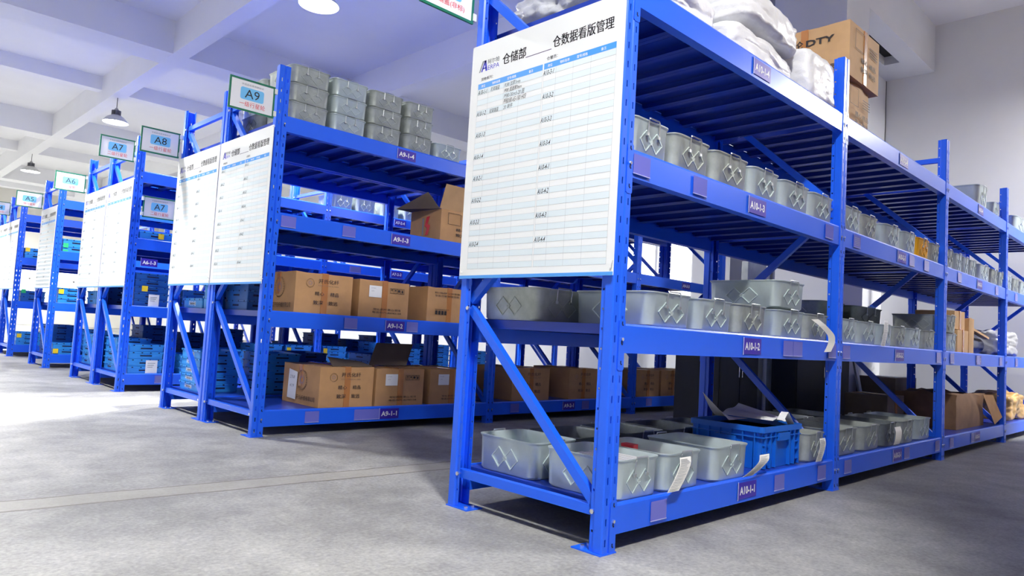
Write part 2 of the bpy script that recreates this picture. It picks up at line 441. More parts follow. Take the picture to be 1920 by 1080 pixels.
# ------------------------------------------------------------------ shelf cards and clear pockets (parts of their racks)
def card(rk, t, x, lv, y=-.002, w=.18, m='card', ink='white', z=None):
    b = MB(); zc = LV[lv]+.003 if z is None else z
    b.box(0, w, -.0015, 0, -.038, .038, m)
    b.text(t, (.018, -.0022, -.019), (1, 0, 0), (0, 0, 1), w-.035, .038, ink, .032)
    b.box(0, .004, -.0035, 0, -.042, .042, 'pocket_edge')
    return b.build('shelf_card', R[rk], (x, y, zc))
def pocket(rk, x, lv, w=.11, filled=False, y=-.003):
    b = MB(); b.box(0, w, -.002, -.001, -.045, .03, 'pocket'); b.box(0, w, -.004, 0, -.048, -.045, 'pocket_edge')
    if filled:
        b.box(.006, w-.006, -.0009, 0, -.042, .028, 'white')
        for k in range(5): b.box(.012, w-.02, -.0026, -.002, -.034+k*.011, -.031+k*.011, 'ink_grey')
    b.build('card_pocket', R[rk], (x, y, LV[lv]+.012))
for bay in range(4):
    for lv in range(4):
        card('A10', 'A10-%d-%d' % (bay+1, lv+1), 1.0+bay*BAY, lv)
for x, lv in ((.08, 2), (.51, 2), (1.90, 2), (3.36, 2), (3.70, 2), (4.6, 2), (5.9, 2), (6.75, 2), (1.42, 1), (1.535, 1), (1.99, 1), (2.2, 1), (4.05, 1), (4.42, 1), (5.25, 1), (6.1, 1), (6.8, 1),
              (.30, 0), (1.37, 0), (1.89, 0), (2.27, 0), (3.34, 0), (4.06, 0), (4.45, 0), (5.1, 0)):
    pocket('A10', x, lv)
pocket('A10', 2.32, 2, filled=True)
for bay in range(3):
    for lv in range(4):
        card('A9', 'A9-%d-%d' % (bay+1, lv+1), (1.0 if bay < 2 else .9)+bay*BAY, lv)
for x, lv in ((.09, 2), (.57, 2), (.64, 1), (1.2, 1), (.38, 0), (.78, 0), (.89, 0), (2.4, 0), (3.4, 0), (4.5, 0)): pocket('A9', x, lv)
for bay in range(2):
    for lv in (1, 2, 3): card('A7', 'A7-%d-%d' % (bay+1, lv+1), 1.0+bay*BAY, lv)
for x, lv in ((.35, 0), (.5, 1), (1.3, 2), (2.5, 2)): pocket('A7', x, lv, .16, filled=True)
card('A7', 'A6-1-3', .12, 2, w=.16, z=1.29)

# ------------------------------------------------------------------ notice boards on the rack ends
def board(x, y, pre, label, loose=False):
    """sheet facing -x; y = right edge (near post), grows to +y"""
    w, h = .885, 1.09; zt = 2.118; zb = zt-h
    root = empty('notice_board', (x, y, zb)); tag(root, label, 'notice board', 'stock lists on the rack ends')
    b = MB(); b.box(-.004, 0, 0, w, 0, h, 'board')
    s = MB(); s.box(-.0048, -.004, 0, w, 0, .014, 'header'); s.build('bottom_strip', root)
    u, v = (0, -1, 0), (0, 0, 1)
    def P(yy, z): return (-.00425, yy, z-zb)          # yy measured from the near edge
    t = tb = hw = b
    for dd in (0, .0016): t.text('仓储部', P(.677-dd, 1.987), u, v, .147, .050, 'ink', .004); t.text('仓数据看版管理', P(.372-dd, 1.987), u, v, .32, .050, 'ink', .004)
    t.quad([P(.53, 1.985), P(.378, 1.985), P(.378, 1.988), P(.53, 1.988)], 'ink_purple')
    t.text('货物系列：', P(.815, 1.942), u, v, .08, .016, 'ink', .01); t.text('仓管员：', P(.402, 1.942), u, v, .062, .016, 'ink', .01)
    g = MB()                                          # the maker's mark: slanted grey and blue strokes beside its name
    for k, (m_, dy) in enumerate((('ink_grey', 0), ('logo_blue', .014))):
        o = .834-dy
        g.add([P(o, 1.986), P(o-.009, 1.986), P(o-.034, 2.037), P(o-.022, 2.037)], [(0, 1, 2, 3)], m_)
    g.add([P(.800, 2.037), P(.787, 2.037), P(.777, 1.986), P(.789, 1.986)], [(0, 1, 2, 3)], 'logo_blue')
    g.add([P(.812, 1.998), P(.785, 1.998), P(.785, 2.004), P(.809, 2.004)], [(0, 1, 2, 3)], 'logo_blue')
    g.text('阿尔帕', P(.775, 2.014), u, v, .075, .023, 'ink', 0); g.text('ERPA', P(.773, 1.987), u, v, .075, .021, 'logo_blue', 0)
    g.build('logo', root)
    zr0, zr1 = 1.071, 1.905
    nr = 33; rh = (zr1-zr0)/nr
    for cols in ((.833, .762, .660, .561, .423), (.415, .346, .252, .159, .035)):
        a, c = cols[0], cols[-1]
        tb.quad([P(a, zr1), P(c, zr1), P(c, 1.931), P(a, 1.931)], 'header')
        for i in range(0, nr, 2):
            tb.quad([P(a, zr0+i*rh), P(c, zr0+i*rh), P(c, zr0+(i+1)*rh), P(a, zr0+(i+1)*rh)], 'row')
        for i in range(nr+1):
            z = zr0+i*rh; q = [list(P(a, z-.0004)), list(P(c, z-.0004)), list(P(c, z+.0004)), list(P(a, z+.0004))]
            for p_ in q: p_[0] -= .0001
            tb.quad(q, 'line')
        for cc in cols:
            q = [list(P(cc+.0005, zr0)), list(P(cc-.0005, zr0)), list(P(cc-.0005, zr1)), list(P(cc+.0005, zr1))]
            for p_ in q: p_[0] -= .0001
            tb.quad(q, 'line')
        for k, hd in enumerate(('库位', '物料名称', '型号/规格', '备注')):
            w_ = (.026, .052, .056, .026)[k]; mid = (cols[k]+cols[k+1])/2
            q = P(mid+w_/2, 1.911); tb.text(hd, (q[0]-.0002, q[1], q[2]), u, v, w_, .013, 'white', .01)
    for side in (0, 1):
        for k in range(8):
            code = '%s-%d-%d' % (pre, side*2+k//4+1, k % 4+1)
            y0_ = (.832, .418)[side]-random.uniform(-.002, .004); z = 1.879-k*.1008
            q = P(y0_, z); hw.text(code, (q[0]-.0002, q[1], q[2]), u, v, .064, .021, 'ink', .012, .35)
    if pre == 'A10':
        for yy, z, w_, s_ in ((.745, 1.880, .06, '轮架端盖'), (.655, 1.880, .10, 'PL80 加厚3mm'), (.655, 1.855, .11, 'PF80 底面厚3mm'), (.655, 1.830, .13, 'PF80-30/m5-20 圆'),
                              (.655, 1.805, .14, 'PF80/80-65-100 H03'), (.745, 1.779, .06, '轮架端盖'), (.655, 1.779, .06, '20 单件')):
            q = P(yy, z); hw.text(s_, (q[0]-.0002, q[1], q[2]), u, v, w_, .021, 'ink', 0, .3)
    b.build('sheet', root)
    z_ = MB()
    for yy, zz in ((.012, .03), (.012, h-.012), (w-.012, .03)):
        z_.tube([(-.005, yy, zz), (.0088, yy-.004, zz+.004)], .0022, 'white', 5); z_.box(-.008, -.004, yy-.008, yy+.001, zz-.002, zz+.002, 'white')
    z_.tube([(-.006, .004, .05), (-.02, -.012, .055)], .0018, 'white', 5)
    z_.build('zip_tie', root)
    return root
board(-.012, -.004, 'A10', 'large white A10 stock list board on the nearest rack end, readable handwriting')
board(.004, 2.962, 'A9', 'white stock list board on the rack end below the A9 sign')
board(.004, 3.862, 'A8', 'white stock list board right of the A8 sign, beside the A9 board')
board(.018, 6.02, 'A7', 'white stock list board on the rack end below the first A7 sign')
board(.018, 6.93, 'A6', 'white stock list board between the A6 sign and the A7 board')
board(.003, 9.11, 'A5', 'narrow looking white stock list board below and right of the A5 sign')
board(-.002, 11.51, 'A4', 'far white stock list board below the A5 sign')
board(-.002, 12.41, 'A3', 'farthest white stock list board at the left edge')

# ------------------------------------------------------------------ hanging aisle signs
def sign(x, y, z, t, sub, label, left=True, gl=True):
    """plate in the xz plane facing -y; x,z = corner nearest its post, bottom"""
    w, h = .30, .203
    root = empty('aisle_sign', (x, y, z)); tag(root, label, 'sign', 'green framed aisle signs')
    x0 = -w if left else 0
    b = MB(); b.box(x0, x0+w, -.0015, .0015, 0, h, 'sheet')
    f = MB(); e = .006
    for a in ((x0-e, x0+e, 0-e, h+e), (x0+w-e, x0+w+e, 0-e, h+e)): f.box(a[0], a[1], -.005, .005, a[2], a[3], 'green')
    for a in ((-e, e), (h-e, h+e)): f.box(x0+e, x0+w-e, -.005, .005, a[0], a[1], 'green')
    f.build('frame', root)
    p = b; cx = x0+w*.5
    lp = [(q[0], -.0022, q[1]) for q in [(a, c) for a, c, _ in rrect(.16, .082, .014, 0, cx, .112)]]
    p.add(lp, [tuple(range(len(lp)))], 'skyblue')
    p.text(t, (cx-.05, -.0030, .084), (1, 0, 0), (0, 0, 1), .10, .058, 'ink', .0)
    p.text('半成品仓库货架标识', (cx-.075, -.0026, .165), (1, 0, 0), (0, 0, 1), .15, .014, 'ink_grey', 0)
    ww = min(.19, .035*len(sub)); p.text(sub, (cx-ww/2+.005, -.0026, .026), (1, 0, 0), (0, 0, 1), ww, .034, 'red', 0)
    p.build('sheet', root)
    c = MB(); xe = .001 if left else -.02
    for zz in (.01, h-.04): c.box(xe, xe+.02, -.01, .014, zz, zz+.035, 'clip')
    c.build('clip', root)
    return root
sign(-.022, 2.95, 2.158, 'A9', '一级行星轮', 'green framed A9 sign on the A9 rack corner post')
sign(-.008, 4.76, 2.135, 'A8', '一级行星轮', 'green framed A8 sign beside the A8 board')
sign(-.004, 6.03, 2.272, 'A7', '二级行星轮', 'upper green framed A7 sign, left of the A8 sign')
sign(.125, 6.02, 1.745, 'A7', '二级行星轮', 'lower green framed A7 sign, directly below the A8 sign', left=False)
sign(.005, 7.84, 2.147, 'A6', '行星轮', 'green framed A6 sign left of the A7 signs')
sign(-.004, 10.03, 2.147, 'A5', '端行星轮', 'green framed A5 sign left of the A6 sign')
sign(-.005, 12.405, 2.24, 'A4', '法兰齿轮', 'green framed A4 sign at the left edge of the photo')
sign(-.022, .90, 2.243, 'A10', '后端盖(非标)', 'green framed sign cut off by the top edge beside the big board')

# ------------------------------------------------------------------ galvanised boxes
def make_zinc(m, w=.325, d=.41, h=.142):
    r = empty('steel_box', (0, 0, 0)); b = MB(); R0 = .048
    L = [rrect(w-.026, d-.026, R0, 0), rrect(w-.014, d-.014, R0, .008), rrect(w-.006, d-.006, R0, h-.012), rrect(w, d, R0, h-.006), rrect(w+.006, d+.006, R0, h-.002),
         rrect(w+.006, d+.006, R0, h+.002), rrect(w-.002, d-.002, R0, h+.002), rrect(w-.012, d-.012, R0, h-.008), rrect(w-.02, d-.02, R0, .012)]
    b.loft(L, m); b_h = .062
    def diam(cu, cz, r_, plane, sgn):
        rz = r_*.85; pts = [(cu+r_, cz), (cu, cz+rz), (cu-r_, cz), (cu, cz-rz)]
        for i in range(4):
            (u0, z0), (u1, z1) = pts[i], pts[(i+1) % 4]
            if plane == 'x':
                xx = sgn*(w/2-.0062); b.bar((xx+sgn*(z0-.07)*.03, u0, z0), (xx+sgn*(z1-.07)*.03, u1, z1), .0038, .0045, m, (sgn, 0, 0))
            else:
                yy = sgn*(d/2-.0062); b.bar((u0, yy+sgn*(z0-.07)*.03, z0), (u1, yy+sgn*(z1-.07)*.03, z1), .0038, .0045, m, (0, sgn, 0))
    for sg in (-1, 1):
        for pl in 'xy':
            for c in (-.043, .043): diam(c, .062, .048, pl, sg)
            diam(0, .062, .012, pl, sg)
    b.build('body', r, smooth=True)
    for sg in (-1, 1):
        k = MB(); y = sg*(d/2+.006); u = .046
        k.tube([(-u, y, h-.056), (-u, y+sg*.004, h-.004), (-u+.006, y+sg*.003, h+.007), (u-.006, y+sg*.003, h+.007), (u, y+sg*.004, h-.004), (u, y, h-.056)], .0033, 'wire')
        for q in (-u, u):
            k.box(q-.008, q+.008, min(y+sg*.003, y-sg*.005), max(y+sg*.003, y-sg*.005), h-.062, h-.050, 'wire')
        k.build('handle', r, smooth=True)
    return r
Z = {k: make_zinc(k) for k in ('zinc', 'zinc_dull', 'zinc_dark')}
Z['yellow'] = make_zinc('yellow')
TINT = {'zinc': 'pale', 'zinc_dull': 'stained', 'zinc_dark': 'dark', 'yellow': 'yellow painted'}
ZW, ZD, ZH = .331, .416, .142
def zbox(kind, x0, x1, y0, y1, z, label, h=.142, group=None, rz=0):
    """box filling x0..x1, y0..y1 standing on z"""
    return thing(Z[kind], label, 'box', ((x0+x1)/2, (y0+y1)/2, z), rz, group, ((x1-x0)/ZW, (y1-y0)/ZD, h/ZH))
DK = [l+.0575 for l in LV]
def zrow(shelf, lv, xs, y0, y1, pos, kinds, h=.142, yb=0):
    for i, (a, c) in enumerate(xs):
        k = kinds[i % len(kinds)]
        dy = random.uniform(0, .012)
        zbox(k, a, c, y0+dy, y1+dy, DK[lv], '%s steel box, %s from the left in the %s row on shelf %s' % (TINT[k], ORD[i], pos, shelf), h, 'galvanised boxes on shelf '+shelf)
z_, zd, zk = 'zinc', 'zinc_dull', 'zinc_dark'
# A10 third level
zrow('A10-1-3', 2, [(.09, .365), (.385, .69), (.715, 1.045), (1.07, 1.375), (1.41, 1.745), (1.765, 2.08)], .012, .42, 'front', [z_, zd, zd, z_, z_, z_], .147)
zrow('A10-2-3', 2, [(2.2, 2.52), (2.54, 2.83), (2.94, 3.28), (3.30, 3.60), (3.62, 3.92), (3.94, 4.19)], .012, .42, 'front', [z_, zd, z_, z_, 'yellow', zd], .147)
zrow('A10-3-3', 2, [(4.31, 4.58), (4.60, 4.85), (4.87, 5.09), (5.10, 5.34), (5.40, 5.83), (5.85, 6.14), (6.15, 6.33)], .012, .42, 'front', [zd, z_, z_, z_, z_, zd, z_], .147)
zrow('A10-4-3', 2, [(6.46, 6.75), (6.80, 7.10), (7.15, 7.45), (7.5, 7.8), (7.85, 8.15)], .012, .42, 'front', [z_, zd, z_, z_, zd], .147)
# A10 second level
zrow('A10-1-2', 1, [(.25, .59), (.645, .965), (.99, 1.30), (1.395, 1.735), (1.755, 2.065)], .012, .42, 'front', [z_, z_, zd, z_, zd], .142)
zbox(z_, 1.385, 1.73, .015, .43, DK[1]+.152, 'pale steel box stacked on another, upper box on shelf A10-1-2')
zbox(zd, .06, .40, .45, .81, DK[1], 'stained steel box at the back corner of shelf A10-1-2, next to the big board')
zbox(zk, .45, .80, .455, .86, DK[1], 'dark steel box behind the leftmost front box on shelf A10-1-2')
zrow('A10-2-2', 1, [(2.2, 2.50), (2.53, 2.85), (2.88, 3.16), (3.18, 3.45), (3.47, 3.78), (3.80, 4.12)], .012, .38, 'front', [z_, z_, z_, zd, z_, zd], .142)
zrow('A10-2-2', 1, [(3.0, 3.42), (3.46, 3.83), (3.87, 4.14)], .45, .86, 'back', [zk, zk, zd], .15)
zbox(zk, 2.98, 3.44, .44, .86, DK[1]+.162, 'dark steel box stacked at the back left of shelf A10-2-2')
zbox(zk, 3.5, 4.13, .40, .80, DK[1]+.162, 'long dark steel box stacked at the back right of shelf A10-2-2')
zbox(z_, 4.40, 4.71, .012, .42, DK[1], 'pale steel box below a darker box at the left of shelf A10-3-2')
zbox(zd, 4.38, 4.72, .02, .44, DK[1]+.152, 'darker steel box stacked at the left of shelf A10-3-2')
# A10 bottom level
zbox(z_, .09, .385, .445, .812, DK[0], 'pale empty steel box at the back left corner of shelf A10-1-1', .155)
zbox(z_, .095, .39, .012, .40, DK[0], 'pale steel box of white parts at the near corner of shelf A10-1-1', .155)
zbox(z_, .415, .71, .01, .41, DK[0], 'pale steel box with a hanging paper list, second in front on shelf A10-1-1', .155)
zbox(z_, .81, 1.14, .01, .40, DK[0], 'pale empty steel box left of the blue crate on shelf A10-1-1', .155)
zbox(zd, 1.84, 2.085, .03, .42, DK[0], 'small stained steel box right of the blue crate on shelf A10-1-1', .155)
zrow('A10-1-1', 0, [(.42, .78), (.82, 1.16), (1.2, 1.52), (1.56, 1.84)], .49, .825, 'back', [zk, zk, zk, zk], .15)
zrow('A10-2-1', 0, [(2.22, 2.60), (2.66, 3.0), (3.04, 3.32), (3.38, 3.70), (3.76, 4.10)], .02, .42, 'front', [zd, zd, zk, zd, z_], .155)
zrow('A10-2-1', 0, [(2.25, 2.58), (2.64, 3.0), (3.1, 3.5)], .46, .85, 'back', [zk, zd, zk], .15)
# A10 top level far
zbox(z_, 5.35, 5.71, .02, .42, DK[3], 'left of two pale steel boxes on top shelf A10-3-4', .2)
zbox(z_, 6.06, 6.32, .05, .45, DK[3], 'right of two pale steel boxes on top shelf A10-3-4', .16)
zbox(z_, 6.9, 7.6, .02, .45, DK[3], 'pale steel box on top shelf A10-4-4', .16)
# A9 top: stacks of three
st = [(.115, .428, [zd, zd, zd]), (.445, .75, [z_, z_, z_]), (.765, 1.075, [zd, zd, zd]), (1.10, 1.385, [zd, zd, zd])]
for i, (a, c, ks) in enumerate(st):
    for k, kk in enumerate(ks):
        zbox(kk, a, c, 2.985, 3.39, DK[3]+k*.133, '%s steel box at the %s of the %s stack from the left on shelf A9-1-4' % ('grey', ('bottom', 'middle', 'top')[k], ORD[i]), .124, 'stacked boxes on the A9 top shelf')
zbox(z_, 1.405, 1.70, 2.985, 3.39, DK[3], 'single low steel box at the right end of shelf A9-1-4', .124)
for k in range(3): zbox((zk, z_, zd)[k], .115, .43, 3.42, 3.82, DK[3]+k*.127, 'steel box at the %s of the stack behind the A9 sign' % ('bottom', 'middle', 'top')[k], .124)
# A7 top shelf boxes seen over the A9-1-3 shelf
for i, x in enumerate((2.25, 2.58, 2.95, 3.3, 3.65)):
    zbox(z_, x, x+.3, 6.07, 6.47, DK[3], 'distant steel box, %s from the left on shelf A7-2-4' % ORD[i], .17, 'distant boxes on the A7 top shelf')
for i, x in enumerate((.5, .9, 1.3)):
    zbox(z_, x, x+.33, 9.16, 9.56, DK[2]+.0, 'distant steel box, %s on the third level of the rack beside the A6 sign' % ORD[i], .14)

# ------------------------------------------------------------------ white parts, tags and papers at the A10 rack
def curved_paper(pts, w, u, label, name='paper_tag', m='paper', lines=True):
    """strip hanging through the given centre points, w wide along u"""
    b = MB(); P = [Vector(p) for p in pts]; u = Vector(u)
    import itertools
    Q = []
    for i in range(len(P)-1):
        for k in range(4): Q.append(P[i].lerp(P[i+1], k/4))
    Q.append(P[-1])
    # smooth
    for _ in range(2): Q = [Q[0]]+[(Q[i-1]+Q[i]*2+Q[i+1])/4 for i in range(1, len(Q)-1)]+[Q[-1]]
    vs = []
    for q in Q: vs += [q-u*w/2, q+u*w/2]
    b.add(vs, [(2*i, 2*i+1, 2*i+3, 2*i+2) for i in range(len(Q)-1)], m)
    if lines:
        for i in range(1, len(Q)-1):
            for f in (.15, .6):
                q = Q[i].lerp(Q[i+1], f); d = (Q[i+1]-Q[i]).normalized(); nn = u.cross(d).normalized()
                if nn.y > 0: nn = -nn
                q = q+nn*.0013; b.quad([q-u*w*.42, q+u*w*random.uniform(.1, .42), q+u*w*random.uniform(.1, .42)+d*.0015, q-u*w*.42+d*.0015], 'ink_grey')
    o = b.build(name, thick=.0005); tag(o, label, 'paper'); return o
curved_paper([(.545, .002, .315), (.53, -.012, .29), (.48, -.02, .24), (.42, -.025, .19)], .085, (1, 0, 0), 'paper list hanging off the second front box, in front of shelf card pocket')
curved_paper([(1.24, -.01, .275), (1.20, -.03, .25), (1.13, -.02, .21), (1.08, -.008, .185)], .10, (1, 0, 0), 'paper tag lying over the shelf edge above the A10-1-1 card')
curved_paper([(1.94, -.004, .31), (1.93, -.015, .28), (1.89, -.02, .23), (1.86, -.018, .19)], .075, (1, 0, 0), 'paper tag hanging from the small box right of the blue crate')
curved_paper([(1.80, .0, .965), (1.86, -.02, .935), (1.95, -.035, .885), (1.955, -.035, .84), (1.91, -.03, .79)], .058, (1, -.25, .08), 'curled cream paper strip hanging over the A10-1-2 shelf edge', lines=False)
curved_paper([(2.93, .0, 1.02), (2.9, -.01, .96), (2.87, -.012, .90), (2.84, -.012, .85)], .075, (1, 0, 0), 'white paper strip standing against the boxes on shelf A10-2-2', m='white')
curved_paper([(3.2, .0, .31), (3.17, -.02, .28), (3.14, -.025, .23), (3.12, -.02, .2)], .12, (1, 0, 0), 'yellowed paper hanging from a box on shelf A10-2-1', lines=False)
b = MB()
for i in range(9):
    x = .15+.022*i; b.tube([(x, .07+.015*(i % 3), .295), (x+.004, .29, .302)], .011, 'parts', 8)
for i in range(5): b.box(.145+i*.039, .178+i*.039, .065, .28+.01*(i % 2), .308, .318, 'parts')
tag(b.build('white_parts'), 'heap of white machined parts filling the near corner box of shelf A10-1-1', 'parts', kind='stuff')
b = MB(); b.loft([rrect(.05, .07, .012, z, .56, .30) for z in (.22, .315, .325)], 'red'); tag(b.build('red_part'), 'red object inside the second front box of shelf A10-1-1', 'part')

# ------------------------------------------------------------------ the blue crate on A10-1-1
def make_crate():
    x0, x1, y0, y1, h = 1.335, 1.80, .045, .47, .215; w, d = x1-x0, y1-y0
    r = empty('plastic_crate', ((x0+x1)/2, (y0+y1)/2, DK[0])); tag(r, 'large dark blue plastic crate of papers on shelf A10-1-1', 'crate')
    b = MB(); b.loft([rrect(w-.05, d-.05, .02, 0), rrect(w-.03, d-.03, .02, h-.03), rrect(w-.024, d-.024, .02, h), rrect(w-.034, d-.034, .018, h), rrect(w-.055, d-.055, .018, .01)], 'tote')
    f = MB(); f.loft([rrect(w, d, .02, h-.028), rrect(w, d, .02, h), rrect(w-.03, d-.03, .018, h), rrect(w-.03, d-.03, .018, h-.028)], 'tote')
    f.loft([rrect(w-.005, d-.005, .02, h-.055), rrect(w-.005, d-.005, .02, h-.051), rrect(w-.034, d-.034, .018, h-.05), rrect(w-.034, d-.034, .018, h-.055)], 'tote'); f.build('rim', r)
    s = b
    for sx in (-1, 1):
        for k in range(6): yy = -d/2+.05+k*(d-.1)/5; s.box(min(sx*(w/2-.022), sx*(w/2-.004)), max(sx*(w/2-.022), sx*(w/2-.004)), yy-.003, yy+.003, .005, h-.02, 'tote')
    for sy in (-1, 1):
        for k in (0, 1, 2, 5, 6, 7): xx = -w/2+.04+k*(w-.08)/7; s.box(xx-.003, xx+.003, min(sy*(d/2-.022), sy*(d/2-.003)), max(sy*(d/2-.022), sy*(d/2-.003)), .005, h-.02, 'tote')
        for zz in (.03, .08, .12):
            for xx in (-w/2+.03, w/2-.075): s.box(xx, xx+.05, min(sy*(d/2-.022), sy*(d/2-.006)), max(sy*(d/2-.022), sy*(d/2-.006)), zz, zz+.004, 'tote')
    s.build('body', r)
    for sy in (-1, 1): hnd = MB(); hnd.box(-.06, .06, min(sy*(d/2-.02), sy*(d/2+.004)), max(sy*(d/2-.02), sy*(d/2+.004)), h-.075, h-.035, 'tote'); hnd.build('handle', r)
    for sx in (-1, 1): hnd = MB(); hnd.box(min(sx*(w/2-.02), sx*(w/2+.0)), max(sx*(w/2-.02), sx*(w/2+.0)), -.06, .06, h-.085, h-.06, 'tote'); hnd.build('handle', r)
make_crate()
def sheet(pts, m, name, label, thick=.0006, cat='paper'):
    """n x m grid of points -> curved sheet"""
    b = MB(); nr, nc = len(pts), len(pts[0]); vs = [p for r_ in pts for p in r_]
    b.add(vs, [(i*nc+j, i*nc+j+1, (i+1)*nc+j+1, (i+1)*nc+j) for i in range(nr-1) for j in range(nc-1)], m)
    return tag(b.build(name, smooth=True, thick=thick), label, cat)
def curl(x0, y0, z0, w, d, h, fn, m, label):
    g = []
    for i in range(9):
        row = []
        for j in range(9):
            u, v = i/8, j/8; row.append((x0+w*u, y0+d*v, z0+h*fn(u, v)))
        g.append(row)
    sheet(g, m, 'paper_sheet', label)
curl(1.36, .25, .39, .20, .16, .13, lambda u, v: max(0, 1-u*1.3)**1.5*v+.1, 'white', 'curled white sheet standing up at the left inside the blue crate')
curl(1.57, .11, .387, .19, .30, .10, lambda u, v: .2+.6*v*u+.1*math.sin(6*u), 'white', 'wide printed sheet bulging out of the blue crate')
curl(1.60, .062, .395, .14, .04, .07, lambda u, v: (1-abs(2*u-.7))*.9, 'white', 'small torn white sheet at the right front of the blue crate')

# ------------------------------------------------------------------ cartons
def carton(name, x0, y0, z0, w, d, h, label, m='kraft', front=None, side=None, tape=True, flaps=None, rz=0, group=None, crumple=.004, cat='carton'):
    """w along x, d along y; front = painter for the -y face, side = painter for the -x face"""
    r = empty(name, (x0+w/2, y0+d/2, z0), rz); tag(r, label, cat, group)
    me = bmesh.new(); bmesh.ops.create_cube(me, size=1)
    bmesh.ops.subdivide_edges(me, edges=me.edges[:], cuts=5, use_grid_fill=True)
    sd = Vector((x0*7, y0*5, z0*3))
    for v in me.verts:
        c = Vector((v.co.x*w, v.co.y*d, (v.co.z+.5)*h)); nn = noise.noise(c*9+sd)
        bul = (1-(2*v.co.x)**2)*(1-(2*v.co.z)**2)
        if abs(v.co.y) > .49: c.y += math.copysign(crumple*(.6*bul+nn*.6*bul), v.co.y)
        if abs(v.co.x) > .49: c.x += math.copysign(crumple*(1-(2*v.co.y)**2)*(1-(2*v.co.z)**2)*(.6+nn), v.co.x)
        if v.co.z > .49: c.z += crumple*1.5*nn
        if crumple > .01: c += Vector((nn, noise.noise(c*7-sd), 0))*crumple*.8*(v.co.z+.5)
        v.co = c
    if flaps == 'open':      # remove the top
        bmesh.ops.delete(me, geom=[f for f in me.faces if f.calc_center_median().z > h*.985], context='FACES')
    p = MB(); me.verts.index_update(); p.add([v.co.copy() for v in me.verts], [tuple(v.index for v in f.verts) for f in me.faces], m); me.free()
    off = crumple*1.3+.0015
    if tape and crumple < .01:
        t = MB(); t.box(-.024, .024, -d/2-off+.0008, -d/2-.0005, .001, h, 'tape'); t.box(-.024, .024, -d/2-.002, d/2+.002, h, h+.0045, 'tape')
        if side: t.box(-w/2-off+.0008, -w/2-.0005, -.024, .024, h*.45, h, 'tape')
        t.build('tape', r)
    if front or side:
        if front:
            def F(a, c, k=0): return (-w/2+a*w, -d/2-off-.0006-k*.0004, c*h)
            front(p, F, (1, 0, 0), w, h)
        if side:
            def F2(a, c, k=0): return (-w/2-off-.0006-k*.0004, d/2-a*d, c*h)
            side(p, F2, (0, -1, 0), d, h)
    p.build('box_body', r, smooth=True)
    return r
V3 = (0, 0, 1)
def disc(p, F, ca, cc, r, w, h, m, n=20, k=0):
    c = F(ca, cc, k); u = Vector(F(1, cc, k))-Vector(F(0, cc, k)); u.normalize()
    vs = [Vector(c)+u*r*math.cos(2*PI*i/n)+Vector(V3)*r*math.sin(2*PI*i/n) for i in range(n)]
    p.add(vs, [tuple(range(n))], m)
def sun_logo(p, F, ca, cc, r, w, h):
    c = Vector(F(ca, cc)); u = (Vector(F(1, cc))-Vector(F(0, cc))).normalized(); v = Vector(V3)
    for i in range(24):
        a = 2*PI*i/24; a2 = a+PI/24
        d1 = u*math.cos(a)+v*math.sin(a); d2 = u*math.cos(a2)+v*math.sin(a2)
        p.add([c+d1*r, c+d2*r, c+d2*r*.84, c+d1*r*.84], [(0, 1, 2, 3)], 'print_grey')
        p.add([c+d1*r, c+d2*r, c+d2*r*.92, c+d1*r*.92], [(0, 1, 2, 3)], 'print_grey')
        p.add([c+d1*r*.68, c+d2*r*.25, c+d1*r*.25], [(0, 1, 2)], 'print_blue')
def fr_slogan(p, F, u, w, h):
    sun_logo(p, F, .24, .75, .032, w, h)
    p.text('开氏化纤', F(.38, .76), u, V3, w*.36, h*.11, 'print', .004)
    p.text('KAISHI CHEMICAL FIBER', F(.38, .69), u, V3, w*.36, h*.03, 'print_grey', 0)
    p.text('精心', F(.33, .45), u, V3, w*.16, h*.10, 'print', .006); p.text('精品', F(.60, .45), u, V3, w*.15, h*.10, 'print', .006)
    p.text('致深', F(.31, .23), u, V3, w*.17, h*.10, 'print', .006); p.text('致远', F(.58, .23), u, V3, w*.16, h*.10, 'print', .006)
